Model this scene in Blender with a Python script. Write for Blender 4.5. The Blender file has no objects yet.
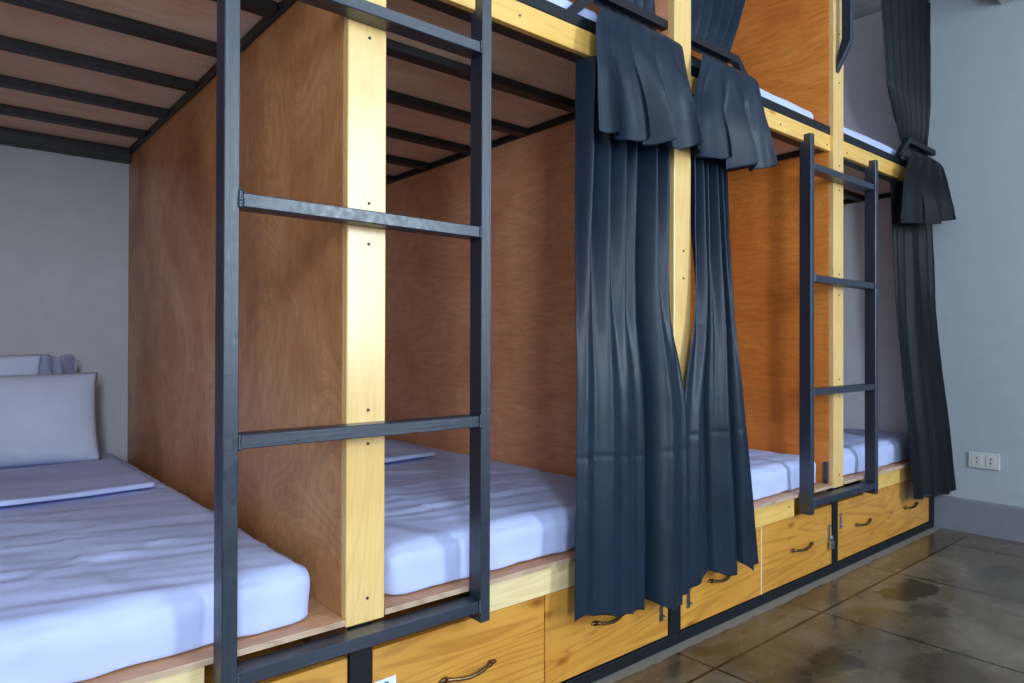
import bpy, bmesh, math, random
from mathutils import Vector, Matrix, noise
random.seed(7)
S = bpy.context.scene
COL = S.collection
PI = math.pi

# ------------------------------------------------------------------ materials
def new_mat(name):
    m = bpy.data.materials.new(name); m.use_nodes = True
    nt = m.node_tree
    return m, nt, nt.nodes['Principled BSDF']

def N(nt, kind, **kw):
    n = nt.nodes.new(kind)
    for k, v in kw.items():
        if k in n.inputs: n.inputs[k].default_value = v
        else: setattr(n, k, v)
    return n

def coords(nt, scale=(1, 1, 1), rnd=True, rot=(0, 0, 0)):
    tc = N(nt, 'ShaderNodeTexCoord')
    mp = N(nt, 'ShaderNodeMapping'); mp.inputs['Scale'].default_value = scale
    mp.inputs['Rotation'].default_value = rot
    nt.links.new(tc.outputs['Object'], mp.inputs['Vector'])
    if rnd:
        oi = N(nt, 'ShaderNodeObjectInfo')
        ml = N(nt, 'ShaderNodeMath', operation='MULTIPLY'); ml.inputs[1].default_value = 37.0
        nt.links.new(oi.outputs['Random'], ml.inputs[0])
        cb = N(nt, 'ShaderNodeCombineXYZ')
        for i in range(3): nt.links.new(ml.outputs[0], cb.inputs[i])
        nt.links.new(cb.outputs[0], mp.inputs['Location'])
    return mp.outputs['Vector']

def ramp(nt, fac, stops):
    r = N(nt, 'ShaderNodeValToRGB')
    e = r.color_ramp.elements
    while len(e) < len(stops): e.new(0.5)
    for el, (p, c) in zip(e, stops):
        el.position = p; el.color = (*c, 1) if len(c) == 3 else c
    nt.links.new(fac, r.inputs['Fac'])
    return r.outputs['Color']

def mix(nt, a, b, fac, mode='MIX'):
    n = N(nt, 'ShaderNodeMix', data_type='RGBA', blend_type=mode)
    for sock, v in ((n.inputs['Factor'], fac), (n.inputs['A'], a), (n.inputs['B'], b)):
        pass
    def put(idx, v):
        s = n.inputs[idx]
        if hasattr(v, 'is_output') or isinstance(v, bpy.types.NodeSocket): nt.links.new(v, s)
        else: s.default_value = v if not isinstance(v, tuple) or len(v) == 4 else (*v, 1)
    put(0, fac); put(6, a); put(7, b)
    return n.outputs[2]

def math_(nt, op, a, b=None, clamp=False):
    n = N(nt, 'ShaderNodeMath', operation=op); n.use_clamp = clamp
    for i, v in enumerate((a, b)):
        if v is None: continue
        if isinstance(v, bpy.types.NodeSocket): nt.links.new(v, n.inputs[i])
        else: n.inputs[i].default_value = v
    return n.outputs[0]

def bump(nt, bsdf, h, strength=.2, dist=.002):
    b = N(nt, 'ShaderNodeBump', Strength=strength, Distance=dist)
    nt.links.new(h, b.inputs['Height']); nt.links.new(b.outputs[0], bsdf.inputs['Normal'])

def plywood(name, dark, mid, light, grain='V', rough=.45, bands=5.0, spec=.5, fine=.35):
    m, nt, b = new_mat(name)
    v = coords(nt)
    # broad, lazily swirling rotary-cut figure
    st = {'V': (1.7, 1.9, 1.5), 'H': (2.2, .8, 2.6), 'X': (.8, 2.2, 2.2)}[grain]
    mp = N(nt, 'ShaderNodeMapping'); mp.inputs['Scale'].default_value = st
    nt.links.new(v, mp.inputs['Vector'])
    big = N(nt, 'ShaderNodeTexNoise', Scale=1.3, Detail=1.0, Roughness=.35, Distortion=.5)
    nt.links.new(mp.outputs[0], big.inputs['Vector'])
    ring = math_(nt, 'SINE', math_(nt, 'MULTIPLY', big.outputs['Fac'], bands * 22))
    ring = math_(nt, 'MULTIPLY_ADD', ring, .5); ring.node.inputs[2].default_value = .5
    ring2 = math_(nt, 'SINE', math_(nt, 'MULTIPLY', big.outputs['Fac'], bands * 71))
    ring2 = math_(nt, 'MULTIPLY_ADD', ring2, .5); ring2.node.inputs[2].default_value = .5
    ring = math_(nt, 'ADD', math_(nt, 'MULTIPLY', ring, .55), math_(nt, 'MULTIPLY', ring2, .45))
    # fine fibres
    fs = {'V': (34, 34, 8), 'H': (60, 6, 60), 'X': (4, 60, 60)}[grain]
    mp2 = N(nt, 'ShaderNodeMapping'); mp2.inputs['Scale'].default_value = fs
    nt.links.new(v, mp2.inputs['Vector'])
    fib = N(nt, 'ShaderNodeTexNoise', Scale=1.6, Detail=5.0, Roughness=.7, Distortion=.3)
    nt.links.new(mp2.outputs[0], fib.inputs['Vector'])
    blo = N(nt, 'ShaderNodeTexNoise', Scale=2.3, Detail=4.0, Roughness=.6, Distortion=.4)
    nt.links.new(v, blo.inputs['Vector'])
    base = ramp(nt, blo.outputs['Fac'], [(.28, dark), (.5, mid), (.72, light)])
    c1 = mix(nt, base, mix(nt, base, dark, .8), math_(nt, 'MULTIPLY', ring, .48))
    fr = ramp(nt, fib.outputs['Fac'], [(.32, (.52, .47, .42)), (.52, (1, 1, 1)), (.72, (1.2, 1.18, 1.15))])
    c2 = mix(nt, c1, fr, fine, 'MULTIPLY')
    # little dark pin knots
    kn = N(nt, 'ShaderNodeTexVoronoi', Scale=3.2); nt.links.new(v, kn.inputs['Vector'])
    kf = ramp(nt, kn.outputs['Distance'], [(.0, (.55, .5, .48)), (.045, (.8, .78, .76)), (.075, (1, 1, 1))])
    c3 = mix(nt, c2, kf, .8, 'MULTIPLY')
    nt.links.new(c3, b.inputs['Base Color'])
    rr = ramp(nt, blo.outputs['Fac'], [(.3, (rough + .1,) * 3), (.7, (rough - .06,) * 3)])
    nt.links.new(rr, b.inputs['Roughness'])
    b.inputs['Specular IOR Level'].default_value = spec
    bump(nt, b, fib.outputs['Fac'], .12, .001)
    return m

def pine(name, dark, mid, light, axis='X', rough=.38, knots=True, spec=.5, coat=.0, cont=.5):
    m, nt, b = new_mat(name)
    v = coords(nt)
    sc = {'X': (1.0, 9, 9), 'Z': (9, 9, 1.0), 'Y': (9, 1.0, 9)}[axis]
    mp = N(nt, 'ShaderNodeMapping'); mp.inputs['Scale'].default_value = sc
    nt.links.new(v, mp.inputs['Vector'])
    big = N(nt, 'ShaderNodeTexNoise', Scale=.9, Detail=2.0, Roughness=.5, Distortion=1.2)
    nt.links.new(mp.outputs[0], big.inputs['Vector'])
    ring = math_(nt, 'SINE', math_(nt, 'MULTIPLY', big.outputs['Fac'], 75.0))
    ring = math_(nt, 'MULTIPLY_ADD', ring, .5); ring.node.inputs[2].default_value = .5
    ring = math_(nt, 'POWER', ring, 3.0)
    fs = {'X': (3, 110, 110), 'Z': (110, 110, 3), 'Y': (110, 3, 110)}[axis]
    mp2 = N(nt, 'ShaderNodeMapping'); mp2.inputs['Scale'].default_value = fs
    nt.links.new(v, mp2.inputs['Vector'])
    fib = N(nt, 'ShaderNodeTexNoise', Scale=1.5, Detail=4.0, Roughness=.65)
    nt.links.new(mp2.outputs[0], fib.inputs['Vector'])
    blo = N(nt, 'ShaderNodeTexNoise', Scale=5.0, Detail=3.0); nt.links.new(v, blo.inputs['Vector'])
    base = ramp(nt, blo.outputs['Fac'], [(.3, mid), (.65, light)])
    c = mix(nt, base, dark, math_(nt, 'MULTIPLY', ring, cont))
    fr = ramp(nt, fib.outputs['Fac'], [(.3, (.8, .76, .7)), (.6, (1, 1, 1))])
    c = mix(nt, c, fr, .35, 'MULTIPLY')
    if knots:
        ks = {'X': (2.6, 6, 6), 'Z': (6, 6, 2.6), 'Y': (6, 2.6, 6)}[axis]
        mp3 = N(nt, 'ShaderNodeMapping'); mp3.inputs['Scale'].default_value = ks
        nt.links.new(v, mp3.inputs['Vector'])
        kn = N(nt, 'ShaderNodeTexVoronoi', Scale=1.6); nt.links.new(mp3.outputs[0], kn.inputs['Vector'])
        kf = ramp(nt, kn.outputs['Distance'], [(.02, (.35, .22, .12)), (.07, (.62, .45, .3)), (.15, (1, 1, 1))])
        c = mix(nt, c, kf, .75, 'MULTIPLY')
    nt.links.new(c, b.inputs['Base Color'])
    b.inputs['Roughness'].default_value = rough
    b.inputs['Specular IOR Level'].default_value = spec
    b.inputs['Coat Weight'].default_value = coat
    b.inputs['Coat Roughness'].default_value = .2
    bump(nt, b, fib.outputs['Fac'], .08, .001)
    return m

def black_paint(name, base=(.012, .014, .018), rough=.34, axis='Z', spec=.5):
    m, nt, b = new_mat(name)
    v = coords(nt)
    fs = {'X': (5, 130, 130), 'Z': (130, 130, 5)}[axis]
    mp2 = N(nt, 'ShaderNodeMapping'); mp2.inputs['Scale'].default_value = fs
    nt.links.new(v, mp2.inputs['Vector'])
    fib = N(nt, 'ShaderNodeTexNoise', Scale=1.2, Detail=4.0, Roughness=.6)
    nt.links.new(mp2.outputs[0], fib.inputs['Vector'])
    lump = N(nt, 'ShaderNodeTexNoise', Scale=70.0, Detail=3.0); nt.links.new(v, lump.inputs['Vector'])
    c = ramp(nt, fib.outputs['Fac'], [(.35, tuple(x * .8 for x in base)), (.62, tuple(x * 1.2 for x in base)), (.78, tuple(x * 2.6 + .01 for x in base))])
    nt.links.new(c, b.inputs['Base Color'])
    rr = ramp(nt, lump.outputs['Fac'], [(.3, (rough - .05,) * 3), (.7, (rough + .1,) * 3)])
    nt.links.new(rr, b.inputs['Roughness'])
    b.inputs['Specular IOR Level'].default_value = spec
    h = math_(nt, 'ADD', fib.outputs['Fac'], lump.outputs['Fac'])
    bump(nt, b, h, .28, .0014)
    return m

def cloth(name, c0, c1, rough=.8, weave=900, sheen=.0, spec=.3, bstr=.1):
    m, nt, b = new_mat(name)
    v = coords(nt, rnd=False)
    w = N(nt, 'ShaderNodeTexNoise', Scale=weave, Detail=1.0); nt.links.new(v, w.inputs['Vector'])
    g = N(nt, 'ShaderNodeTexNoise', Scale=6.0, Detail=3.0); nt.links.new(v, g.inputs['Vector'])
    c = ramp(nt, g.outputs['Fac'], [(.35, c0), (.65, c1)])
    nt.links.new(c, b.inputs['Base Color'])
    b.inputs['Roughness'].default_value = rough
    b.inputs['Specular IOR Level'].default_value = spec
    b.inputs['Sheen Weight'].default_value = sheen
    b.inputs['Sheen Roughness'].default_value = .4
    bump(nt, b, w.outputs['Fac'], bstr, .0006)
    return m

def simple(name, c, rough=.5, metal=0.0, spec=.5, nscale=40, nstr=.06, var=.12):
    m, nt, b = new_mat(name)
    v = coords(nt)
    g = N(nt, 'ShaderNodeTexNoise', Scale=nscale, Detail=4.0); nt.links.new(v, g.inputs['Vector'])
    col = ramp(nt, g.outputs['Fac'], [(.3, tuple(x * (1 - var) for x in c)), (.7, tuple(min(1, x * (1 + var)) for x in c))])
    nt.links.new(col, b.inputs['Base Color'])
    b.inputs['Roughness'].default_value = rough
    b.inputs['Metallic'].default_value = metal
    b.inputs['Specular IOR Level'].default_value = spec
    bump(nt, b, g.outputs['Fac'], nstr, .002)
    return m

M = {}
M['ply_a'] = plywood('varnished_plywood_brown', (.30, .105, .030), (.54, .24, .092), (.72, .375, .175), 'V', .36, 6.5, fine=.40)
M['ply_b'] = plywood('varnished_plywood_red', (.58, .225, .105), (.76, .35, .19), (.84, .44, .26), 'H', .40, 5.0, fine=.35)
M['ply_c'] = plywood('varnished_plywood_orange', (.58, .145, .020), (.80, .26, .045), (.88, .36, .085), 'H', .38, 5.0, fine=.40)
M['ply_raw'] = plywood('raw_plywood', (.80, .54, .36), (.92, .67, .48), (.95, .76, .58), 'X', .6, 1.6, fine=.35)
M['ply_bed'] = plywood('bed_plywood', (.42, .19, .09), (.56, .29, .15), (.66, .38, .21), 'X', .45, fine=.5)
M['ply_edge'] = pine('plywood_edge', (.25, .13, .07), (.52, .36, .24), (.62, .46, .33), 'X', .5, False, cont=.4)
M['pine_post'] = pine('pine_post', (.58, .30, .07), (.74, .47, .16), (.80, .54, .21), 'Z', .32, coat=.38, cont=.22, knots=False)
M['pine_beam'] = pine('pine_beam', (.52, .26, .05), (.76, .44, .10), (.82, .52, .15), 'X', .38, cont=.3)
M['pine_pale'] = pine('pine_board_pale', (.66, .46, .20), (.80, .62, .32), (.84, .68, .38), 'X', .40, cont=.3)
M['pine_drawer'] = pine('pine_drawer', (.36, .125, .014), (.58, .255, .035), (.66, .32, .055), 'X', .34, coat=.1, cont=.5)
M['black_v'] = black_paint('black_gloss_paint', (.009, .017, .034), .36, 'Z', .9)
M['black_h'] = black_paint('black_gloss_paint_rail', (.009, .017, .034), .36, 'X', .9)
M['black_dull'] = black_paint('black_dull_paint', (.005, .007, .011), .45, 'X', .35)
M['black_flat'] = black_paint('black_frame_paint', (.010, .010, .012), .42, 'X', .5)
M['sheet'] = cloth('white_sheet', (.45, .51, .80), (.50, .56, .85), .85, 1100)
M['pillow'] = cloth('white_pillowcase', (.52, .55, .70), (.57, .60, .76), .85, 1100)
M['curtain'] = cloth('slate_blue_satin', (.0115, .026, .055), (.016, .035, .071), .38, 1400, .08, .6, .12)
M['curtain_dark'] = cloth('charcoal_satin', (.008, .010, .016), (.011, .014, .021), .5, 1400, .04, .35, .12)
M['brass'] = simple('antique_brass', (.20, .13, .06), .38, 1.0, var=.4)
M['steel'] = simple('galvanised_steel', (.42, .45, .50), .35, 1.0, var=.2)
M['steel_dark'] = simple('dull_steel', (.20, .19, .18), .45, 1.0, var=.3)
M['screw'] = simple('dark_screw', (.05, .045, .04), .5, .6)
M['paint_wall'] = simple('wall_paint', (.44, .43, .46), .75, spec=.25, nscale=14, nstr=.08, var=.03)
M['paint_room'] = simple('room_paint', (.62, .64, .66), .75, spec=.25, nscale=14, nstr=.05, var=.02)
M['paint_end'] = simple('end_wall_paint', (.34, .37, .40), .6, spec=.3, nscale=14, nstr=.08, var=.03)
M['paint_base'] = simple('baseboard_paint', (.17, .18, .22), .5, spec=.4, nscale=20, nstr=.05, var=.06)
M['paint_lit_wall'] = simple('lit_wall_paint', (.84, .87, .92), .7, spec=.25, nscale=14, nstr=.06, var=.03)  # near-white, so the end wall inside the last bay looks lit
M['paint_ceiling'] = simple('ceiling_paint', (.78, .78, .79), .8, spec=.2, nscale=12, var=.02)
M['plastic'] = simple('white_plastic', (.48, .48, .48), .4, nscale=60, nstr=.01, var=.02)
M['hole'] = simple('socket_hole', (.01, .01, .01), .6)
M['paper'] = simple('paper_sticker', (.75, .82, .95), .5, var=.02)
def printed_paper():
    m = M['paper']; nt = m.node_tree; b = nt.nodes['Principled BSDF']
    src = b.inputs['Base Color'].links[0].from_socket
    tc = N(nt, 'ShaderNodeTexCoord'); sp = N(nt, 'ShaderNodeSeparateXYZ'); nt.links.new(tc.outputs['Object'], sp.inputs[0])
    n = N(nt, 'ShaderNodeTexNoise', Scale=120.0, Detail=2.0); nt.links.new(tc.outputs['Object'], n.inputs['Vector'])
    dx = math_(nt, 'MULTIPLY', math_(nt, 'ADD', sp.outputs[0], .4885), 1 / .009)
    dz = math_(nt, 'MULTIPLY', math_(nt, 'SUBTRACT', sp.outputs[2], .190), 1 / .012)
    d = math_(nt, 'SQRT', math_(nt, 'ADD', math_(nt, 'MULTIPLY', dx, dx), math_(nt, 'MULTIPLY', dz, dz)))
    k = math_(nt, 'LESS_THAN', math_(nt, 'ADD', d, n.outputs['Fac']), 1.45)
    c = mix(nt, src, (.05, .09, .35, 1), k); nt.links.new(c, b.inputs['Base Color'])
printed_paper()
M['window_frame'] = simple('window_frame_paint', (.7, .7, .7), .5)

def glass_mat():
    m = bpy.data.materials.new('window_glass'); m.use_nodes = True
    nt = m.node_tree; nt.nodes.clear()
    o = N(nt, 'ShaderNodeOutputMaterial'); t = N(nt, 'ShaderNodeBsdfTransparent'); g = N(nt, 'ShaderNodeBsdfGlossy', Roughness=.02)
    mx = N(nt, 'ShaderNodeMixShader', Fac=.06)
    nt.links.new(t.outputs[0], mx.inputs[1]); nt.links.new(g.outputs[0], mx.inputs[2]); nt.links.new(mx.outputs[0], o.inputs[0])
    return m
M['glass'] = glass_mat()

def floor_mat():
    m, nt, b = new_mat('polished_concrete_tiles')
    tc = N(nt, 'ShaderNodeTexCoord'); v = tc.outputs['Object']
    sp = N(nt, 'ShaderNodeSeparateXYZ'); nt.links.new(v, sp.inputs[0])
    n1 = N(nt, 'ShaderNodeTexNoise', Scale=2.2, Detail=6.0, Roughness=.62, Distortion=.6); nt.links.new(v, n1.inputs['Vector'])
    n2 = N(nt, 'ShaderNodeTexNoise', Scale=14.0, Detail=6.0, Roughness=.65); nt.links.new(v, n2.inputs['Vector'])
    n3 = N(nt, 'ShaderNodeTexNoise', Scale=9.0, Detail=6.0, Roughness=.68, Distortion=.8); nt.links.new(v, n3.inputs['Vector'])
    c = ramp(nt, n1.outputs['Fac'], [(.3, (.066, .043, .023)), (.5, (.116, .088, .056)), (.7, (.18, .150, .110))])
    c2 = ramp(nt, n2.outputs['Fac'], [(.3, (.72, .7, .66)), (.6, (1, 1, 1)), (.8, (1.15, 1.13, 1.1))])
    c = mix(nt, c, c2, .7, 'MULTIPLY')
    # dark oily stains, each an irregular patch of its own
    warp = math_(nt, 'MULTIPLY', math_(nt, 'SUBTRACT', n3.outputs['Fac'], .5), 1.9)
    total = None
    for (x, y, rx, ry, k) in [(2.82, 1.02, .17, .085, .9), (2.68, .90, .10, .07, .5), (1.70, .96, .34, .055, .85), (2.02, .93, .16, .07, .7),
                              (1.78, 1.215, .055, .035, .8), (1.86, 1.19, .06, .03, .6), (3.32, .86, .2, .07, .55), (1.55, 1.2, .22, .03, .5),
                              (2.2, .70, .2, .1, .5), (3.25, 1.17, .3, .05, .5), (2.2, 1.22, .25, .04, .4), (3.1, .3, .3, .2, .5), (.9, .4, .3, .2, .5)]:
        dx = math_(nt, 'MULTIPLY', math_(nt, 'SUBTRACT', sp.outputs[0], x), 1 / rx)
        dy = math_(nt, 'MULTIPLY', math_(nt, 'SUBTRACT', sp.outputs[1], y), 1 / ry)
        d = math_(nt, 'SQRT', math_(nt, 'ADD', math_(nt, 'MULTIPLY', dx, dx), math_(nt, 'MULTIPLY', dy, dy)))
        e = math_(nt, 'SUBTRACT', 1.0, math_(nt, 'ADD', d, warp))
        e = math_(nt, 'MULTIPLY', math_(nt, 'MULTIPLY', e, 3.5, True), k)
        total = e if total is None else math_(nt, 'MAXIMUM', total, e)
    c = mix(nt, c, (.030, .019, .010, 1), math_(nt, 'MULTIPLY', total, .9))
    # cut lines of the slab grid
    def line(out, off, per=.645):
        f = math_(nt, 'FRACT', math_(nt, 'MULTIPLY', math_(nt, 'SUBTRACT', out, off), 1 / per))
        a = math_(nt, 'ABSOLUTE', math_(nt, 'SUBTRACT', f, .5))
        return math_(nt, 'GREATER_THAN', a, .5 - .0052 / per)
    wob = math_(nt, 'MULTIPLY', math_(nt, 'SUBTRACT', n2.outputs['Fac'], .5), .006)
    g = math_(nt, 'MAXIMUM', line(math_(nt, 'ADD', sp.outputs[0], wob), 1.72), line(math_(nt, 'ADD', sp.outputs[1], wob), 1.128))
    c = mix(nt, c, (.012, .009, .006, 1), g)
    # rough pale cement margin left along the foot of the bunks
    edge = math_(nt, 'ADD', sp.outputs[1], math_(nt, 'MULTIPLY', math_(nt, 'SUBTRACT', n2.outputs['Fac'], .5), .03))
    mg = math_(nt, 'GREATER_THAN', edge, 1.258)
    c = mix(nt, c, (.22, .20, .175, 1), math_(nt, 'MULTIPLY', mg, .8))
    nt.links.new(c, b.inputs['Base Color'])
    rr = ramp(nt, n2.outputs['Fac'], [(.3, (.10,) * 3), (.7, (.30,) * 3)])
    rr = mix(nt, rr, (.75, .75, .75, 1), mg)
    nt.links.new(rr, b.inputs['Roughness'])
    b.inputs['Specular IOR Level'].default_value = .45
    h = math_(nt, 'SUBTRACT', math_(nt, 'MULTIPLY', n2.outputs['Fac'], .3), g)
    bump(nt, b, h, .12, .002)
    return m
M['floor'] = floor_mat()

# ------------------------------------------------------------------ builders
def box(bm, x0, x1, y0, y1, z0, z1, bev=.0, seg=1):
    vs = [bm.verts.new((x, y, z)) for x in (x0, x1) for y in (y0, y1) for z in (z0, z1)]
    fs = [(0, 1, 3, 2), (4, 6, 7, 5), (0, 4, 5, 1), (2, 3, 7, 6), (0, 2, 6, 4), (1, 5, 7, 3)]
    faces = [bm.faces.new([vs[i] for i in f]) for f in fs]
    if bev > 0:
        es = {e for f in faces for e in f.edges}
        bmesh.ops.bevel(bm, geom=list(es), offset=bev, segments=seg, affect='EDGES', profile=.6)
    return bm

def prism(bm, pts, axis, a, b, bev=0):
    """polygon in the plane across axis (x: (y,z); y: (x,z)) extruded from a to b"""
    def P(p, t):
        return (t, p[0], p[1]) if axis == 'x' else ((p[0], t, p[1]) if axis == 'y' else (p[0], p[1], t))
    A = [bm.verts.new(P(p, a)) for p in pts]; B = [bm.verts.new(P(p, b)) for p in pts]
    fs = [bm.faces.new(A), bm.faces.new(list(reversed(B)))]
    n = len(pts)
    for i in range(n):
        fs.append(bm.faces.new((A[i], B[i], B[(i + 1) % n], A[(i + 1) % n])))
    bmesh.ops.recalc_face_normals(bm, faces=fs)
    if bev:
        bmesh.ops.bevel(bm, geom=list({e for f in fs for e in f.edges}), offset=bev, segments=1, affect='EDGES')
    return bm

def tube(bm, pts, radii, n=10, cap=True, squash=1.0):
    pts = [Vector(p) for p in pts]
    rings = []
    up = Vector((0, 0, 1))
    for i, p in enumerate(pts):
        t = (pts[min(i + 1, len(pts) - 1)] - pts[max(i - 1, 0)]).normalized()
        a = t.cross(up)
        if a.length < 1e-3: a = t.cross(Vector((0, 1, 0)))
        a.normalize(); b = a.cross(t).normalized()
        r = radii[i] if hasattr(radii, '__len__') else radii
        rings.append([bm.verts.new(p + a * (r * squash * math.cos(2 * PI * k / n)) + b * (r * math.sin(2 * PI * k / n))) for k in range(n)])
    for i in range(len(rings) - 1):
        for k in range(n):
            bm.faces.new((rings[i][k], rings[i][(k + 1) % n], rings[i + 1][(k + 1) % n], rings[i + 1][k]))
    if cap:
        bm.faces.new(list(reversed(rings[0]))); bm.faces.new(rings[-1])
    return bm

def empty(name, loc, label, cat, group=None):
    o = bpy.data.objects.new(name, None); COL.objects.link(o)
    o.location = loc; o.empty_display_size = .1
    o['label'] = label; o['category'] = cat
    if group: o['group'] = group
    return o

def wloc(p):
    v = Vector((0, 0, 0))
    while p is not None: v += p.location; p = p.parent
    return v

def obj(name, bm, m, parent=None, smooth=False, kind=None, org=None):
    bmesh.ops.recalc_face_normals(bm, faces=bm.faces[:])
    me = bpy.data.meshes.new(name)
    off = wloc(parent)
    o_loc = Vector(org) if org else Vector((0, 0, 0))
    if parent is None and org is None: o_loc = Vector((0, 0, 0))
    bmesh.ops.translate(bm, verts=bm.verts[:], vec=-(off + (o_loc if parent is None else Vector((0, 0, 0)))))
    bm.to_mesh(me); bm.free()
    o = bpy.data.objects.new(name, me); COL.objects.link(o)
    if parent is not None: o.parent = parent
    else: o.location = o_loc
    me.materials.append(m)
    if smooth:
        for p in me.polygons: p.use_smooth = True
    if kind: o['kind'] = kind
    return o

def tag(o, label, cat, group=None):
    o['label'] = label; o['category'] = cat
    if group: o['group'] = group
    return o

BM = bmesh.new

# ------------------------------------------------------------------ the room
XL, XR, YF, YB, ZC = -1.62, 3.944, -2.05, 3.297, 2.80
obj('floor', box(BM(), XL - .15, XR + .15, YF - .15, YB + .15, -.12, 0), M['floor'], kind='structure')
obj('ceiling', box(BM(), XL - .15, XR + .15, YF - .15, YB + .15, ZC, ZC + .12), M['paint_ceiling'], kind='structure')
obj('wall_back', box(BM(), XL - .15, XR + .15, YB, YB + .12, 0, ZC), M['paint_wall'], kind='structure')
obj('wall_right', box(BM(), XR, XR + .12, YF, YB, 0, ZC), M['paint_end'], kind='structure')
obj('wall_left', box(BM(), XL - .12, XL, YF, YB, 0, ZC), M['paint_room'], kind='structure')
WIN = [(-1.2, -.55), (.45, 1.10), (2.05, 2.70)]
WZ0, WZ1 = .80, 2.68
bm = BM()
xs = [XL] + [x for w in WIN for x in w] + [XR]
for i in range(0, len(xs), 2): box(bm, xs[i], xs[i + 1], YF - .15, YF, 0, ZC)
for a, b_ in WIN:
    box(bm, a, b_, YF - .15, YF, 0, WZ0); box(bm, a, b_, YF - .15, YF, WZ1, ZC)
obj('wall_front', bm, M['paint_room'], kind='structure')
for i, (a, b_) in enumerate(WIN):
    w = obj('window_%d' % (i + 1), (lambda q: [box(q, a, a + .04, YF - .11, YF - .05, WZ0, WZ1), box(q, b_ - .04, b_, YF - .11, YF - .05, WZ0, WZ1),
            box(q, a + .04, b_ - .04, YF - .11, YF - .05, WZ0, WZ0 + .04), box(q, a + .04, b_ - .04, YF - .11, YF - .05, WZ1 - .04, WZ1),
            box(q, (a + b_) / 2 - .018, (a + b_) / 2 + .018, YF - .11, YF - .05, WZ0 + .04, WZ1 - .04)] and q)(BM()), M['window_frame'], kind='structure')
    obj('window_pane', box(BM(), a + .04, b_ - .04, YF - .083, YF - .078, WZ0 + .04, WZ1 - .04), M['glass'], w)
obj('baseboard_right', prism(BM(), [(XR, 0), (XR - .012, 0), (XR - .012, .155), (XR - .006, .163), (XR, .165)], 'y', YF, 1.295), M['paint_base'], kind='structure')
bm = BM(); box(bm, XL, XR - .012, YF, YF + .012, 0, .16)
obj('baseboard_front', bm, M['paint_base'], kind='structure')

# ------------------------------------------------------------------ bunk beds
POST = [(-.436, -.349), (.651, .740), (1.741, 1.8266), (2.800, 2.887)]      # x extents of posts / partitions
BAY = [(-.349, .651), (.740, 1.741), (1.8266, 2.800), (2.887, 3.929)]
STUB = {0: (-.42, -.365), 1: (.665, .717), 2: (1.733, 1.790), 3: (2.812, 2.857)}
LADX = [(.391, .984), (2.503, 3.100)]
PF = 1.287           # front plane of the posts
PLYS = [M['ply_a'], M['ply_a'], M['ply_b'], M['ply_c']]
ZTOP = 2.74

def screws(part, spots, y):
    for x, z in spots:
        obj('screw', tube(BM(), [(x, y + .002, z), (x, y - .0018, z)], [.0038, .0032], 8), M['screw'], part)

def handle_mesh(x0, x1, z, y):
    """antique bow pull: leaf-shaped feet and an arched, thicker grip"""
    bm = BM(); n = 18; pts = []; rad = []
    for i in range(n + 1):
        t = i / n; s = math.sin(PI * t)
        pts.append((x0 + (x1 - x0) * t, y - .006 - .010 * s ** .6, z - .004 * s + .002 * math.cos(2 * PI * t)))
        rad.append(.0030 + .0016 * s + (.0026 if i in (0, 1, n - 1, n) else 0) + (.0012 if i in (4, n - 4) else 0))
    tube(bm, pts, rad, 10)
    for xx in (x0, x1):
        tube(bm, [(xx, y + .001, z), (xx, y - .004, z), (xx, y - .008, z)], [.0085, .007, .004], 12)
        sx = -1 if xx == x0 else 1
        tube(bm, [(xx, y - .003, z + .001), (xx + sx * .009, y - .0035, z + .003), (xx + sx * .019, y - .003, z + .001)], [.006, .0055, .0015], 8)
    return bm

def hasp_mesh(x, z, y, w=.016, h=.06):
    bm = BM()
    box(bm, x - w / 2, x + w / 2, y - .003, y + .0005, z - h / 2, z + h / 2, .001)
    tube(bm, [(x - w / 2, y - .004, z + h / 2), (x + w / 2, y - .004, z + h / 2)], .0045, 8)
    pts = [(x + .007 * math.cos(a), y - .004 - .013 * math.sin(a), z - h * .22) for a in [PI * k / 8 for k in range(9)]]
    tube(bm, pts, .0022, 6)
    return bm

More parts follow.
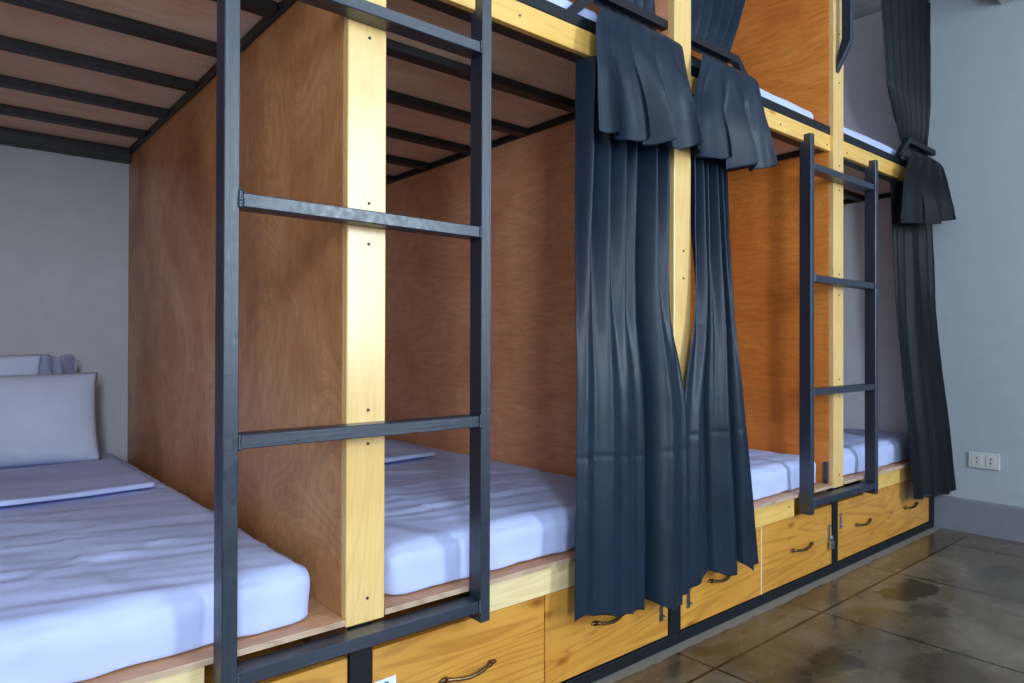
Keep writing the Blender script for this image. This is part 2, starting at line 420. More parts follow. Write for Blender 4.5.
LBL = ['bunk bed nearest the camera, brown plywood wall beside its pillows',
       'bunk bed with reddish plywood inside, between the near ladder and the curtained post',
       'bunk bed with orange plywood wall, between the curtained post and the far ladder',
       'last bunk bed against the grey end wall, charcoal curtain at its corner']
DRAW = {0: [(-.36, .145), (.150, .662)], 1: [(.720, 1.214), (1.218, 1.730)], 2: [(1.793, 2.266), (2.273, 2.809)], 3: [(2.860, 3.335), (3.339, 3.872)]}
HAND = {1: [(.905, 1.035, .157), (1.405, 1.515, .157)], 2: [(1.955, 2.065, .153), (2.49, 2.63, .150)], 3: [(3.035, 3.165, .157), (3.56, 3.70, .152)], 0: [(-.17, -.05, .157), (.35, .47, .157)]}
HASP = {(1, 1): [(1.695, .118)], (2, 0): [(1.832, .125)], (2, 1): [(2.782, .165)], (3, 0): [(2.885, .195)]}
bunks = []
for k in range(4):
    x0, x1 = BAY[k]
    r = empty('bunk_bed', ((x0 + x1) / 2, 2.29, 0), LBL[k], 'bunk bed', 'built-in bunk beds along the wall')
    bunks.append(r)
    # partitions and posts on the right of the bay (the first bay also closes its left side)
    for j in ([0, 1] if k == 0 else ([k + 1] if k < 3 else [])):
        p0, p1 = POST[j]
        obj('partition_panel', box(BM(), p0, p1, PF + .020, YB - .002, .3455, ZTOP, .0015), PLYS[j], r)
        obj('base_divider', box(BM(), STUB[j][0] + .010, STUB[j][1] - .010, 1.336, YB - .002, 0.0, .3445, .001), M['ply_bed'], r)
        po = obj('post', box(BM(), p0, p1, PF, PF + .020, .345, ZTOP, .0018), M['pine_post'], r)
        xm = (p0 + p1) / 2
        screws(po, [(xm + .004, z) for z in (.395, .715, .785, 1.13, 1.215, 1.56, 1.66, 2.0, 2.2)], PF)
        s0, s1 = STUB[j]
        obj('base_post', box(BM(), s0, s1, 1.296, 1.306, .034, .343, .001), M['black_dull'], r)
    if k == 3:
        obj('base_post', box(BM(), 3.876, 3.932, 1.296, 1.306, .034, .343, .001), M['black_dull'], r)
        obj('lit_wall_board', box(BM(), 3.930, 3.9425, 1.40, YB - .003, .3635, ZTOP, .001), M['paint_lit_wall'], r)  # added board: its pale colour stands in for light on the end wall
    # base: floor rail, platform, its edge board
    e0 = (POST[k][0] if k == 0 else (POST[k][0] + POST[k][1]) / 2 + .001)
    e1 = ((POST[k + 1][0] + POST[k + 1][1]) / 2 - .001) if k < 3 else XR - .013
    obj('base_rail', box(BM(), e0, e1, 1.294, 1.334, 0, .033, .0015), M['black_dull'], r)
    obj('platform', box(BM(), x0 + .001, x1 - .001, 1.2865, YB - .002, .3505, .3625, .0004), M['ply_bed'], r)
    pe = BM()
    for q in range(3): box(pe, x0 + .001, x1 - .001, 1.2852, 1.2866, .3507 + q * .0041, .3507 + q * .0041 + .0034)
    obj('platform_edge', pe, M['ply_edge'], r)
    if k == 0:
        segs = [(x0 + .001, .382)]
    elif k == 1:
        segs = [(.990, x1 - .001)]
    elif k == 2:
        segs = [(x0 + .001, 2.500)]
    else:
        segs = [(3.104, x1 - .001)]
    for a, b_ in segs:
        eb = obj('edge_board', box(BM(), a, b_, 1.2975, 1.3125, .2785, .3495, .0015), M['pine_pale'] if k < 2 else M['pine_beam'], r)
        spots = {0: [(.358, .318), (-.2, .32)], 1: [(1.028, .318), (1.6, .32)], 2: [(1.9, .32), (2.46, .32)], 3: [(3.15, .32), (3.7, .32)]}[k]
        screws(eb, spots, 1.2975)
    # drawers
    for di, (a, b_) in enumerate(DRAW[k]):
        bm = BM(); box(bm, a, b_, 1.300, 1.3185, .036, .2765, .0012)
        box(bm, a + .02, b_ - .02, 1.318, 1.75, .05, .26)
        d = obj('drawer', bm, M['pine_drawer'], r)
        ha, hb, hz = HAND[k][di]
        obj('handle', handle_mesh(ha, hb, hz, 1.300), M['brass'], d, True)
        for (hx, hz2) in HASP.get((k, di), []):
            obj('hasp', hasp_mesh(hx, hz2, 1.300), M['steel'] if k == 2 and di == 1 or k == 3 else M['steel_dark'], d)
        if k == 1 and di == 0:
            st = obj('sticker', box(BM(), .724, .776, 1.2990, 1.2998, .130, .208), M['paper'], d)
            st['label'] = 'white paper sticker'
    if k == 2:
        sl = obj('filler_strip', box(BM(), 2.2662, 2.2728, 1.2995, 1.316, .036, .276), M['pine_pale'], r)
    # upper deck: beam, front tube, slats, plywood, rim
    bm_ = obj('front_beam', box(BM(), x0 + .001, x1 - .001, 1.3005, 1.3195, 1.7145, 1.7800, .0015), M['pine_beam'], r)
    spots = {0: [(0, 1.745), (.55, 1.745)], 1: [(.82, 1.745), (1.125, 1.745), (1.66, 1.745)], 2: [(2.40, 1.74), (2.77, 1.735)], 3: [(2.95, 1.735), (3.42, 1.74), (3.8, 1.74)]}[k]
    screws(bm_, spots, 1.3005)
    obj('front_tube', box(BM(), x0 + .001, x1 - .001, 1.320, 1.365, 1.716, 1.7435, .002), M['black_flat'], r)
    obj('back_tube', box(BM(), x0 + .001, x1 - .001, 3.240, 3.292, 1.687, 1.7435, .002), M['black_flat'], r)
    for xx in (x0 + .001, x1 - .013):
        obj('side_tube', box(BM(), xx, xx + .012, 1.366, 3.239, 1.718, 1.7435, .002), M['black_flat'], r)
    for y in (1.625, 1.950, 2.280, 2.615, 2.932):
        obj('slat', box(BM(), x0 + .014, x1 - .014, y, y + .048, 1.719, 1.744, .002), M['black_flat'], r)
    obj('deck_panel', box(BM(), x0 + .001, x1 - .001, 1.3205, YB - .003, 1.7445, 1.7565), M['ply_raw'], r)
    rim = BM(); box(rim, x0 + .001, x1 - .001, 1.3005, 1.3250, 1.7805, 1.8150, .002)
    obj('deck_rim', rim, M['black_dull'], r)
    obj('top_rail', box(BM(), x0 + .001, x1 - .001, 1.312, 1.334, 2.700, 2.735, .002), M['black_h'], r)

obj('corner_bracket', box(BM(), 2.785, 2.7995, 1.3075, 1.323, .3635, .45, .001), M['black_v'], bunks[2])
# guard rails: bent square tube with a sloped end that lands on the rim
def guard(r, pts, ya=1.3105):
    bm = BM(); h = .0125; up = []; lo = []
    # offset polyline in the x/z plane
    for i, p in enumerate(pts):
        a = Vector(pts[max(i - 1, 0)]); c = Vector(pts[min(i + 1, len(pts) - 1)]); p = Vector(p)
        d0 = (p - a).normalized() if i > 0 else (c - p).normalized()
        d1 = (c - p).normalized() if i < len(pts) - 1 else d0
        n = Vector((-(d0 + d1).y, (d0 + d1).x)).normalized()
        k = h / max(.3, n.dot(Vector((-d0.y, d0.x))))
        up.append(p + n * k); lo.append(p - n * k)
    prism(bm, [tuple(v) for v in up] + [tuple(v) for v in reversed(lo)], 'y', ya, ya + .0225, 0)
    obj('guard_rail', bm, M['black_dull'], r)
guard(bunks[1], [(1.315, 1.815), (1.425, 1.912), (1.7395, 1.912)])
guard(bunks[2], [(1.8277, 1.912), (2.135, 1.912), (2.248, 1.815)])
guard(bunks[3], [(3.475, 1.815), (3.590, 1.912), (3.9300, 1.912)], 1.286)
guard(bunks[0], [(-.3485, 1.912), (-.06, 1.912), (.06, 1.815)])
# grab handle: bar standing off the post that carries the far ladder
gb = BM(); y0, y1 = 1.226, 1.2865
prism(gb, [(y1, 2.036), (y0, 2.146), (y0, 2.55), (y1, 2.65), (y1, 2.612), (y0 + .036, 2.530), (y0 + .036, 2.166), (y1, 2.084)], 'x', 2.814, 2.842, .0015)
obj('grab_handle', gb, M['black_v'], bunks[2])

# ------------------------------------------------------------------ ladders
def ladder(x0, x1, label):
    r = empty('ladder', ((x0 + x1) / 2, 1.26, .292), label, 'ladder')
    w = .027
    for a in (x0, x1 - w):
        # the back half stops under the beam, the front half laps over it
        obj('stile', prism(BM(), [(1.235, .292), (1.2805, .292), (1.2805, 1.690), (1.2645, 1.690), (1.2645, 1.716), (1.235, 1.716)], 'x', a, a + w, .0015), M['black_v'], r)
    for i, z in enumerate((1.597, 1.177, .748, .3285)):
        rg = obj('rung', box(BM(), x0 + w + .0003, x1 - w - .0003, 1.2375, 1.2835, z - .0128, z + .0128, .0018), M['black_h'], r)
        for sg, xx in ((1, x0 + w), (-1, x1 - w)):
            bmw = BM(); n = 9
            for q in range(n):
                t = q / (n - 1)
                c = Vector((xx + sg * .002, 1.2365, z - .012 + .024 * t))
                rr = .0026 + random.random() * .0014 + (.0026 if (i == 1 and sg == 1) else 0)
                tube(bmw, [c + Vector((0, -rr * .9, 0)), c + Vector((0, -rr * .4, 0)), c + Vector((0, rr * .3, 0))], [rr * .4, rr, rr], 7)
            obj('weld_bead', bmw, M['black_v'], rg, True)
    return r
ladder(*LADX[0], 'black steel ladder nearest the camera, in front of the first pine post')
ladder(*LADX[1], 'far black steel ladder close to the grey end wall')

# ------------------------------------------------------------------ mattresses
def rounded_slab(x0, x1, y0, y1, z0, z1, r, fn=None, res=.014, rb=None):
    """soft box: dense surface grid pulled to rounded edges, then wrinkled by fn(point, normal) -> offset along the normal"""
    bm = BM()
    nx = max(2, int((x1 - x0) / res)); ny = max(2, int((y1 - y0) / res)); nz = max(3, int((z1 - z0) / (res * .8)))
    def edge_spread(n, L):
        # more rows near the ends so the rounding reads smooth
        return [(.5 - .5 * math.cos(PI * i / n)) * .35 + (i / n) * .65 for i in range(n + 1)]
    X = [x0 + (x1 - x0) * t for t in edge_spread(nx, 0)]; Y = [y0 + (y1 - y0) * t for t in edge_spread(ny, 0)]; Z = [z0 + (z1 - z0) * i / nz for i in range(nz + 1)]
    cache = {}
    def V(i, j, k):
        key = (i, j, k)
        if key not in cache:
            p = Vector((X[i], Y[j], Z[k]))
            rbot = r * .15
            rz = r if p.z > (z0 + z1) / 2 else rbot
            q = Vector((min(max(p.x, x0 + r), x1 - r), min(max(p.y, y0 + r), y1 - r), min(max(p.z, z0 + rbot), z1 - r)))
            d = p - q
            if d.length > 1e-9:
                dn = d.normalized()
                sc = Vector((r, r, rz))
                p2 = q + Vector((dn.x * r, dn.y * r, dn.z * rz))
                # blend for spots where only one coordinate is out
                m = max(abs(d.x) / r, abs(d.y) / r, abs(d.z) / rz)
                p = q + (p2 - q) * min(1, m)
                nrm = dn
            else:
                nrm = Vector((0, 0, 1))
            if fn: p = p + nrm * fn(p, nrm)
            cache[key] = bm.verts.new(p)
        return cache[key]
    for i in range(nx):
        for j in range(ny):
            for k, fl in ((0, 0), (nz, 1)):
                f = [V(i, j, k), V(i + 1, j, k), V(i + 1, j + 1, k), V(i, j + 1, k)]
                bm.faces.new(f if fl else f[::-1])
    for i in range(nx):
        for k in range(nz):
            for j, fl in ((0, 0), (ny, 1)):
                f = [V(i, j, k), V(i + 1, j, k), V(i + 1, j, k + 1), V(i, j, k + 1)]
                bm.faces.new(f if not fl else f[::-1])
    for j in range(ny):
        for k in range(nz):
            for i, fl in ((0, 0), (nx, 1)):
                f = [V(i, j, k), V(i, j + 1, k), V(i, j + 1, k + 1), V(i, j, k + 1)]
                bm.faces.new(f if fl else f[::-1])
    return bm

def ridge(v, w):
    return math.exp(-(v / w) ** 2)

def sheet_fn(seed, x0, x1, y0, y1, z1, creases=()):
    rnd = random.Random(seed)
    o = Vector((seed * 3.1, seed * 1.7, 0))
    def fn(p, n):
        h = 0.0
        # soft undulation
        h += .0050 * noise.noise(Vector((p.x * 2.1, p.y * 1.6, p.z * 2)) + o)
        top = max(0, n.z)
        # shallow drag wrinkles running across
        w = noise.noise(Vector((p.x * 3.0 + p.y * 1.5, p.y * 14 + p.x * 3.5, 0)) + o)
        h += top * .0040 * (1 - abs(w) * 2)
        # vertical pulls on the skirt
        if n.z < .6:
            w2 = noise.noise(Vector((p.x * 10 + p.z * 9, p.y * 10 + p.z * 5, p.z * 2)) + o)
            h += .0060 * (1 - abs(w2) * 2.2)
            w3 = noise.noise(Vector((p.x * 24 - p.z * 14, p.y * 24, p.z * 3)) + o)
            h += .0028 * w3
        for (ax, ay, bx, by, wd, amp) in creases:
            d = Vector((bx - ax, by - ay)); L = d.length; d /= L
            q = Vector((p.x - ax, p.y - ay)); t = q.dot(d) / L
            if -.05 < t < 1.05:
                e = min(1, max(0, min(t + .05, 1.05 - t) / .25))
                s = q.x * d.y - q.y * d.x + .006 * noise.noise(Vector((p.x * 9, p.y * 9, seed)))
                h += top * amp * e * ridge(s, wd)
        return h
    return fn

MX = [(-.335, .606), (.772, 1.712), (1.850, 2.768), (2.915, 3.890)]
MLAB = ['white sheeted mattress on the lower bunk nearest the camera, under the pillows',
        'white sheeted mattress on the lower bunk behind the near ladder and big curtain',
        'white sheeted mattress on the lower bunk beside the orange plywood wall',
        'white sheeted mattress on the lower bunk by the grey end wall, behind the far ladder']
for k, (a, b_) in enumerate(MX):
    cr = []
    rr = random.Random(40 + k)
    for yy in (1.62, 1.86, 2.12):
        cr.append((a + .05, yy + rr.uniform(-.02, .02), b_ - .12, yy + rr.uniform(-.06, .06), .008, .0055))
    for xx in (.3, .62):
        cr.append((a + (b_ - a) * xx, 1.45, a + (b_ - a) * xx + rr.uniform(-.05, .05), 2.3, .007, .005))
    cr.append((a + .3, 1.5, b_ - .1, 1.75, .02, .004)); cr.append((a + .1, 2.3, b_ - .3, 2.02, .02, .004))
    bm = rounded_slab(a, b_, 1.328, 3.285, .3630, .472, .045, sheet_fn(k + 1, a, b_, 1.338, 3.285, .47, cr))
    for v in bm.verts: v.co.z = max(v.co.z, .3630)
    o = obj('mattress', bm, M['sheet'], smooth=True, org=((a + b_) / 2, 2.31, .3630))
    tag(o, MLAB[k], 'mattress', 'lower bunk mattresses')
ULAB = ['white mattress on the upper bunk nearest the camera', 'white mattress on the upper bunk behind the big curtain, above the beam',
        'white mattress edge on the upper bunk beside the upper orange plywood', 'white mattress edge on the last upper bunk by the end wall']
for k, (a, b_) in enumerate([(-.33, .63), (.77, 1.71), (1.86, 2.765), (2.91, 3.89)]):
    bm = rounded_slab(a, b_, 1.340, 3.28, 1.757, 1.882, .032, sheet_fn(k + 11, a, b_, 1.3, 3.28, 1.85), .03)
    for v in bm.verts: v.co.z = max(v.co.z, 1.7568); v.co.y = max(v.co.y, 1.336)
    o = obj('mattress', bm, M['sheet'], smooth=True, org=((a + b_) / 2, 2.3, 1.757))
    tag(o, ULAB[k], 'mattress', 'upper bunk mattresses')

# ------------------------------------------------------------------ pillows and folded sheets
def pillow_mesh(w, h, t, seed, nu=44, nv=30):
    """cushion in the x/z plane, centre at its bottom edge, thickness along y"""
    bm = BM(); o = Vector((seed * 5.3, seed, 0)); G = {}
    def prof(a): return max(0.0, 1 - abs(a) ** 3.2) ** .55
    for s in (-1, 1):
        for i in range(nu + 1):
            for j in range(nv + 1):
                u = -1 + 2 * i / nu; v = -1 + 2 * j / nv
                rim = i in (0, nu) or j in (0, nv)
                key = (0 if rim else s, i, j)
                if key in G: continue
                th = prof(u) * prof(v)
                pinch = 1 - .035 * (1 - abs(v) ** 2) * abs(u) ** 6
                pz = 1 - .03 * (1 - abs(u) ** 2) * abs(v) ** 6
                x = u * w / 2 * pinch; z = h / 2 + v * h / 2 * pz
                wr = noise.noise(Vector((x * 7 + z * 4, z * 9, s)) + o) * .010 * th + (1 - abs(noise.noise(Vector((x * 5, z * 14 + x * 6, s * 2)) + o)) * 2) * .004 * th
                dr = Vector((abs(u) - .97, abs(v) - .97)).length
                wr += .004 * math.sin(18 * math.atan2(abs(v) - 1.1, abs(u) - 1.1)) * math.exp(-(dr / .35) ** 2) * th
                G[key] = bm.verts.new((x, s * (t / 2 * th) + (wr if s > 0 else -wr) * 1.0, z))
    for s in (-1, 1):
        for i in range(nu):
            for j in range(nv):
                q = []
                for (a, b_) in ((i, j), (i + 1, j), (i + 1, j + 1), (i, j + 1)):
                    rim = a in (0, nu) or b_ in (0, nv)
                    q.append(G[(0 if rim else s, a, b_)])
                bm.faces.new(q if s < 0 else q[::-1])
    return bm
bm = pillow_mesh(.64, .345, .150, 2)
bmesh.ops.rotate(bm, verts=bm.verts[:], cent=(0, 0, 0), matrix=Matrix.Rotation(math.radians(-15), 3, 'X'))
bmesh.ops.translate(bm, verts=bm.verts[:], vec=(.187, 3.005, .478))
o = obj('pillow', bm, M['pillow'], smooth=True, org=(.187, 3.005, .46)); tag(o, 'front white pillow leaning up at the head of the nearest lower bunk', 'pillow', 'pillows on the nearest lower bunk')
bm = pillow_mesh(.56, .400, .10, 5)
bmesh.ops.rotate(bm, verts=bm.verts[:], cent=(0, 0, 0), matrix=Matrix.Rotation(math.radians(-3), 3, 'X'))
bmesh.ops.translate(bm, verts=bm.verts[:], vec=(.06, 3.205, .482))
rp = obj('pillow', bm, M['pillow'], smooth=True, org=(.06, 3.205, .462)); tag(rp, 'back white pillow against the wall, crumpled case end poking out', 'pillow', 'pillows on the nearest lower bunk')
# gathered open end of the pillowcase
bm = BM()
nU, nV = 60, 12; g = []
for i in range(nU + 1):
    row = []
    for j in range(nV + 1):
        u = i / nU; v = j / nV
        x = .325 + .135 * u + .012 * math.sin(v * 5 + u * 20)
        amp = .018 * (.4 + v)
        y = 3.215 + amp * math.sin(u * 2 * PI * 2.6 + .6) - .012 * v
        z = .66 + .195 * v + .030 * v * abs(math.sin(u * PI * 2.0 + .2)) ** .5 - .008 * u + .006 * noise.noise(Vector((u * 9, v * 6, 2)))
        row.append(bm.verts.new((x, y, z)))
    g.append(row)
for i in range(nU):
    for j in range(nV): bm.faces.new((g[i][j], g[i + 1][j], g[i + 1][j + 1], g[i][j + 1]))
bmesh.ops.solidify(bm, geom=bm.faces[:], thickness=.006)
obj('pillowcase_end', bm, M['pillow'], rp, True)

def folded(x0, x1, y0, y1, z0, seed):
    bm = None
    def fn(p, n):
        h = .0035 * noise.noise(Vector((p.x * 6, p.y * 7, seed))) + .002 * noise.noise(Vector((p.x * 3 + p.y * 20, p.y * 9, seed + 4)))
        return h
    bm = rounded_slab(x0, x1, y0, y1, z0, z0 + .015, .006, fn, .016)
    # a little slack: front edge sags and bows
    for v in bm.verts:
        t = (v.co.y - y0) / (y1 - y0)
        v.co.y += .018 * math.sin((v.co.x - x0) * 7 + seed) * (1 - t)
        v.co.z = max(v.co.z, z0 + .0002)
    return bm
o = obj('folded_sheet', folded(-.28, .535, 2.31, 2.90, .484, 1), M['sheet'], smooth=True, org=(.13, 2.6, .476)); tag(o, 'white folded sheet lying across the nearest lower mattress before the pillow', 'folded sheet', 'folded sheets on the lower beds')
o = obj('folded_sheet', folded(.86, 1.53, 2.24, 2.80, .487, 3), M['sheet'], smooth=True, org=(1.2, 2.5, .476)); tag(o, 'white folded sheet on the mattress seen behind the first pine post', 'folded sheet', 'folded sheets on the lower beds')

# ------------------------------------------------------------------ curtains
def lerp_raw(rows, z):
    if z >= rows[0][0]: return rows[0][1:]
    for a, b_ in zip(rows, rows[1:]):
        if a[0] >= z >= b_[0]:
            t = (a[0] - z) / (a[0] - b_[0])
            return tuple(p + (q - p) * t for p, q in zip(a[1:], b_[1:]))
    return rows[-1][1:]
def lerp_rows(rows, z, blur=.05):
    """rows: (z, xl, yl, xr, yr) from the top down, softened so the hang has no kinks"""
    acc = [0.0] * 4
    for k in (-2, -1, 0, 1, 2):
        for q, v in enumerate(lerp_raw(rows, z + k * blur)): acc[q] += v / 5
    return acc

def curtain_mesh(rows, zbot, folds, nu=150, nv=90, seed=0, thick=.0022, seams=(), ztop=None, blur=.05):
    """rows give the hang; folds(u, s, z) -> (dy, du); zbot(u) the hem line"""
    bm = BM(); G = []
    zt = ztop or rows[0][0]
    for j in range(nv + 1):
        s = j / nv; row = []
        for i in range(nu + 1):
            u = i / nu
            z = zt + (zbot(u) - zt) * s
            xl, yl, xr, yr = lerp_rows(rows, z, blur)
            dy, du = folds(u, s, z)
            uu = u + du
            x = xl + (xr - xl) * uu; y = yl + (yr - yl) * uu + dy
            for sz in seams:
                d = (z - sz(u)) / .0065
                y += .0014 * math.exp(-d * d)
            y += .0022 * noise.noise(Vector((x * 9 + z * 2, z * 5, seed))) + .0010 * noise.noise(Vector((x * 22 + z * 9, z * 16, seed)))
            row.append(bm.verts.new((x, y, z)))
        G.append(row)
    for j in range(nv):
        for i in range(nu):
            bm.faces.new((G[j][i], G[j][i + 1], G[j + 1][i + 1], G[j + 1][i]))
    bmesh.ops.solidify(bm, geom=bm.faces[:], thickness=thick)
    return bm

def smooth01(t):
    t = min(1, max(0, t)); return t * t * (3 - 2 * t)

def drape(n, a_top, a_bot, phase, creases, skew=.35):
    """even pleats at the heading that fade downwards into a few deep creases (u, depth, width) and broad lobes between them"""
    def f(u, s, z):
        e = smooth01(s * 1.45)
        th = 2 * PI * n * u + phase + .7 * math.sin(5 * u + phase) + .5 * e * math.sin(4 * u)
        a = a_top + (a_bot - a_top) * e
        dy = a * math.cos(th)
        du = -skew * a * 3.0 * math.sin(2 * th) / n
        for (c, d, w) in creases:
            q = (u - c - .02 * math.sin(3 * s + c * 9)) / (w * (1 + .5 * (1 - e)))
            dy += d * (.25 + .75 * e) * math.exp(-q * q)
        return dy, du * min(1, 8 * u * (1 - u))
    return f

def interp_pts(pts, u):
    for (a, za), (b_, zb) in zip(pts, pts[1:]):
        if a <= u <= b_: return za + (zb - za) * (u - a) / (b_ - a)
    return pts[-1][1]

D1 = drape(6.0, .030, .005, .4, [(.615, .050, .045), (.30, -.032, .17), (.80, -.026, .10), (.965, .02, .03)])
R1 = [(1.712, 1.370, 1.322, 1.737, 1.314), (1.25, 1.325, 1.290, 1.712, 1.284), (1.04, 1.300, 1.270, 1.702, 1.270), (.88, 1.288, 1.256, 1.728, 1.254), (.79, 1.280, 1.249, 1.750, 1.243), (.15, 1.245, 1.222, 1.722, 1.214)]
zb1 = lambda u: interp_pts([(0, .222), (.06, .235), (.2, .222), (.42, .203), (.57, .190), (.62, .205), (.75, .178), (.9, .172), (1, .185)], u) + .003 * math.sin(u * 40)
seam1 = lambda u: .985 + .012 * u + .003 * math.sin(u * 9)
seam1b = lambda u: .630 - .02 * u + .004 * math.sin(u * 9)
o = obj('curtain', curtain_mesh(R1, zb1, D1, 190, 230, 1, seams=(seam1, seam1b)), M['curtain'], smooth=True, org=(1.5, 1.27, 1.69))
tag(o, 'long slate blue curtain hanging to the drawers, nearer of the pair beside the curtained post', 'curtain', 'long curtains of the lower bunks')
D2 = drape(5.0, .028, .004, 2.2, [(.43, .040, .04), (.745, .042, .035), (.18, -.020, .13), (.60, -.022, .085), (.88, -.020, .07)])
R2 = [(1.712, 1.832, 1.314, 2.025, 1.322), (1.25, 1.822, 1.288, 2.025, 1.292), (1.04, 1.812, 1.270, 2.036, 1.274), (.88, 1.774, 1.264, 2.052, 1.262), (.77, 1.742, 1.262, 2.062, 1.250), (.15, 1.690, 1.246, 2.126, 1.226)]
zb2 = lambda u: interp_pts([(0, .200), (.12, .195), (.30, .205), (.42, .232), (.46, .212), (.55, .195), (.70, .192), (.74, .245), (.78, .215), (.86, .186), (1, .196)], u)
seam2 = lambda u: .985 + .02 * u + .003 * math.sin(u * 9)
seam2b = lambda u: .645 + .01 * u + .004 * math.sin(u * 7)
o = obj('curtain', curtain_mesh(R2, zb2, D2, 170, 230, 2, seams=(seam2, seam2b)), M['curtain'], smooth=True, org=(1.92, 1.27, 1.69))
tag(o, 'long slate blue curtain hanging on the far side of the curtained post', 'curtain', 'long curtains of the lower bunks')
D3 = drape(5.5, .018, .005, 1.0, [(.30, .026, .05), (.62, .030, .05), (.45, -.010, .1)])
R3 = [(1.712, 3.45, 1.325, 3.922, 1.322), (1.04, 3.46, 1.296, 3.922, 1.287), (.5, 3.47, 1.250, 3.930, 1.226), (.15, 3.485, 1.228, 3.932, 1.196)]
zb3 = lambda u: interp_pts([(0, .215), (.15, .205), (.5, .200), (.8, .192), (1, .205)], u)
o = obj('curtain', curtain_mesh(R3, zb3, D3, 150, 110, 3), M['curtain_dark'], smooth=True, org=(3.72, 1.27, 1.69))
tag(o, 'long charcoal curtain in the corner against the grey end wall', 'curtain', 'long curtains of the lower bunks')

# upper curtains: straight above the guard rail, pulled out under it and flaring over the beam
def upper_curtain(rows, zbot, flds, seed, mat, label, amp_mid=.25):
    n, ph = flds
    def f(u, s, z):
        if z > 1.86:                                    # gathered pleats held behind the rail
            e = .25 + .75 * smooth01((z - 1.93) / .12)
            th = 2 * PI * (n + 3) * u + ph
            return .013 * e * math.cos(th), -.012 * e * math.sin(2 * th) / n
        t = smooth01((1.85 - z) / .34)                  # flare: lobes that open towards the hem
        th = 2 * PI * n * (u + .10 * (1 - t) * math.sin(PI * u)) + ph + .8 * math.sin(4 * u + ph)
        a = (.003 + .036 * t) * (.45 + .55 * min(1, 6 * u * (1 - u)))
        dy = a * math.cos(th) + .006 * t * math.cos(2.7 * th + 1)
        return dy, -.62 * t * math.sin(2 * th) / (2 * PI * n) * min(1, 6 * u * (1 - u) + .15)
    o = obj('curtain', curtain_mesh(rows, zbot, f, 190, 190, seed, ztop=2.698, blur=.008), mat, smooth=True, org=((rows[0][1] + rows[0][3]) / 2, 1.31, 2.69))
    tag(o, label, 'curtain', 'short curtains of the upper bunks')
RU1 = [(2.70, 1.28, 1.350, 1.735, 1.350), (2.16, 1.31, 1.350, 1.736, 1.350), (1.93, 1.425, 1.350, 1.732, 1.350), (1.900, 1.437, 1.350, 1.730, 1.350), (1.865, 1.437, 1.303, 1.730, 1.303),
       (1.832, 1.372, 1.250, 1.730, 1.250), (1.76, 1.338, 1.240, 1.728, 1.234), (1.64, 1.335, 1.222, 1.738, 1.206), (1.40, 1.330, 1.205, 1.760, 1.180)]
zf1 = lambda u: interp_pts([(0, 1.478), (.05, 1.474), (.12, 1.480), (.17, 1.492), (.28, 1.468), (.40, 1.492), (.52, 1.480), (.60, 1.502), (.68, 1.510), (.80, 1.488), (.90, 1.520), (1, 1.528)], u)
upper_curtain(RU1, zf1, (4.0, .3), 5, M['curtain'], 'short slate blue upper curtain flaring over the beam, nearer side of the curtained post')
RU2 = [(2.70, 1.832, 1.350, 2.29, 1.350), (2.16, 1.832, 1.350, 2.245, 1.350), (1.93, 1.838, 1.350, 2.140, 1.350), (1.900, 1.838, 1.350, 2.122, 1.350), (1.865, 1.842, 1.300, 2.122, 1.300),
       (1.832, 1.832, 1.248, 2.155, 1.250), (1.76, 1.800, 1.240, 2.172, 1.243), (1.64, 1.750, 1.238, 2.182, 1.222), (1.40, 1.722, 1.226, 2.205, 1.198)]
zf2 = lambda u: interp_pts([(0, 1.525), (.08, 1.520), (.16, 1.515), (.28, 1.498), (.42, 1.512), (.54, 1.490), (.66, 1.515), (.80, 1.505), (.9, 1.520), (1, 1.545)], u)
upper_curtain(RU2, zf2, (3.6, 1.4), 6, M['curtain'], 'short slate blue upper curtain flaring over the beam, far side of the curtained post')
RU3 = [(2.70, 3.33, 1.335, 3.938, 1.318), (2.16, 3.43, 1.335, 3.938, 1.318), (1.93, 3.59, 1.335, 3.938, 1.330), (1.900, 3.605, 1.332, 3.932, 1.332), (1.865, 3.60, 1.275, 3.932, 1.275),
       (1.832, 3.52, 1.250, 3.925, 1.250), (1.76, 3.42, 1.242, 3.915, 1.230), (1.64, 3.345, 1.240, 3.89, 1.200), (1.40, 3.27, 1.240, 3.865, 1.155)]
zf3 = lambda u: interp_pts([(0, 1.488), (.1, 1.486), (.3, 1.482), (.45, 1.497), (.6, 1.497), (.72, 1.522), (.85, 1.540), (1, 1.590)], u)
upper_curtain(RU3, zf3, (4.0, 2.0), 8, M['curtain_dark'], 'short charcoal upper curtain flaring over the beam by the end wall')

# ------------------------------------------------------------------ small things
def padlock(x, y, z, label):
    r = empty('padlock', (x, y, z), label, 'padlock')
    obj('lock_body', box(BM(), x - .014, x + .014, y - .007, y + .007, z, z + .030, .004, 2), M['steel'], r)
    pts = [(x + .009 * math.cos(a), y, z + .042 + .010 * math.sin(a)) for a in [PI * q / 10 for q in range(11)]]
    pts = [(x + .009, y, z + .029)] + pts + [(x - .009, y, z + .029)]
    obj('shackle', tube(BM(), pts, .0026, 8), M['steel'], r, True)
    return r
padlock(2.782, 1.287, .105, 'small steel padlock hanging from the drawer hasp below the far ladder')

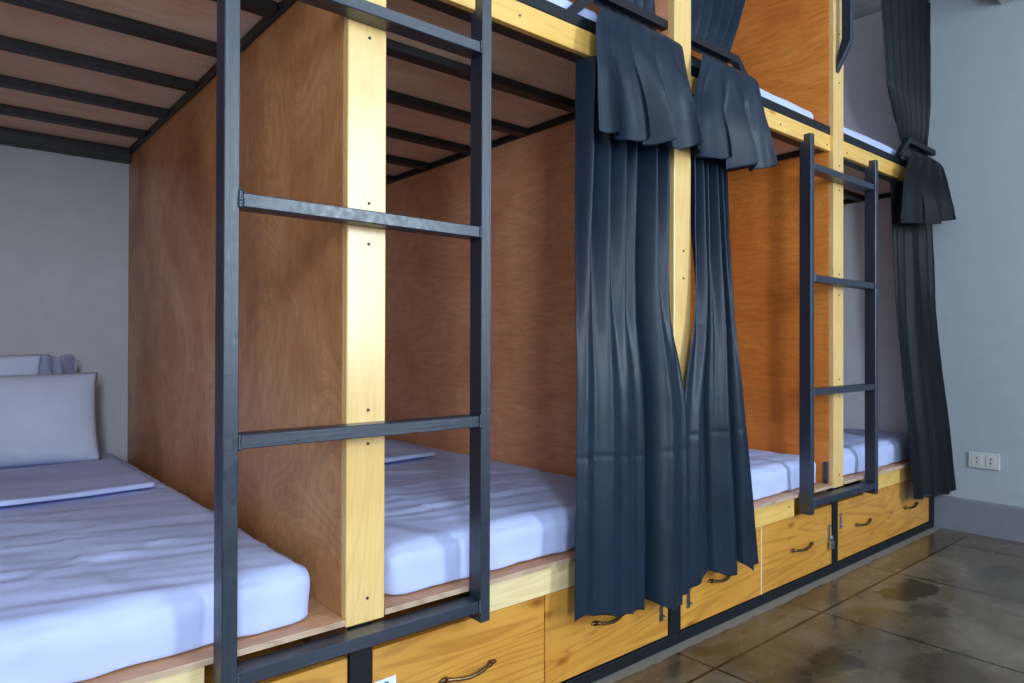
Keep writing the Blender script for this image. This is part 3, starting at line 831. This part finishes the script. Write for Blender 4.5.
# wall socket on the end wall
so = empty('wall_outlet', (XR, 1.079, .363), 'white double wall socket low on the grey end wall', 'wall socket')
obj('cover_plate', box(BM(), XR - .009, XR - .0005, 1.013, 1.145, .325, .402, .003, 2), M['plastic'], so)
for yy in (1.108, 1.050):
    bm = BM()
    box(bm, XR - .011, XR - .008, yy - .020, yy + .020, .338, .390, .001)
    ins = obj('socket', bm, M['plastic'], so)
    for dz in (-.010, .010):
        obj('pin_hole', tube(BM(), [(XR - .0100, yy, .364 + dz), (XR - .0118, yy, .364 + dz)], .0040, 10), M['hole'], ins)
# fixture high on the end wall
fx = empty('wall_unit', (XR, .55, 2.50), 'white box shaped unit mounted high on the end wall, only its corner showing', 'wall unit')
obj('housing', prism(BM(), [(XR - .001, 2.571), (XR - .13, 2.571), (XR - .17, 2.60), (XR - .18, 2.72), (XR - .15, 2.785), (XR - .001, 2.785)], 'y', .15, 1.008, .004), M['plastic'], fx)
# ------------------------------------------------------------------ light
W = bpy.data.worlds.new('sky'); S.world = W; W.use_nodes = True
bg = W.node_tree.nodes['Background']; bg.inputs[0].default_value = (.62, .78, 1, 1); bg.inputs[1].default_value = 1.0
def window_light(a, b_, power, col):
    L = bpy.data.lights.new('window_daylight', 'AREA'); L.shape = 'RECTANGLE'; L.size = b_ - a - .08; L.size_y = WZ1 - WZ0 - .08
    L.energy = power; L.color = col
    o = bpy.data.objects.new('window_daylight', L); COL.objects.link(o)
    o.location = ((a + b_) / 2, YF - .03, (WZ0 + WZ1) / 2); o.rotation_euler = (PI / 2, 0, 0)
    o.rotation_euler = (Vector((0, 1, 0))).to_track_quat('-Z', 'Z').to_euler()
    return o
for (a, b_), p in zip(WIN, (235, 42, 205)):
    window_light(a, b_, p, (.72, .86, 1.0))

# ------------------------------------------------------------------ camera
f, yaw, pitch, roll = 689.47, math.radians(40.2938), math.radians(.33085), math.radians(.16309)
fw = Vector((math.sin(yaw) * math.cos(pitch), math.cos(yaw) * math.cos(pitch), math.sin(pitch)))
rt = fw.cross(Vector((0, 0, 1))).normalized(); upv = rt.cross(fw)
r2 = rt * math.cos(roll) + upv * math.sin(roll); u2 = -rt * math.sin(roll) + upv * math.cos(roll)
cam = bpy.data.cameras.new('camera'); cam.sensor_width = 36; cam.lens = f * 36 / 1024; cam.clip_start = .02
co = bpy.data.objects.new('camera', cam); COL.objects.link(co)
mw = Matrix((r2, u2, -fw)).transposed().to_4x4(); mw.translation = Vector((0, 0, .92))
co.matrix_world = mw
S.camera = co

S.view_settings.view_transform = 'Standard'; S.view_settings.look = 'None'
S.view_settings.gamma = 1; S.view_settings.use_curve_mapping = False
S.view_settings.exposure = -1.13
S.cycles.use_denoising = True
S.cycles.max_bounces = 10; S.cycles.diffuse_bounces = 6
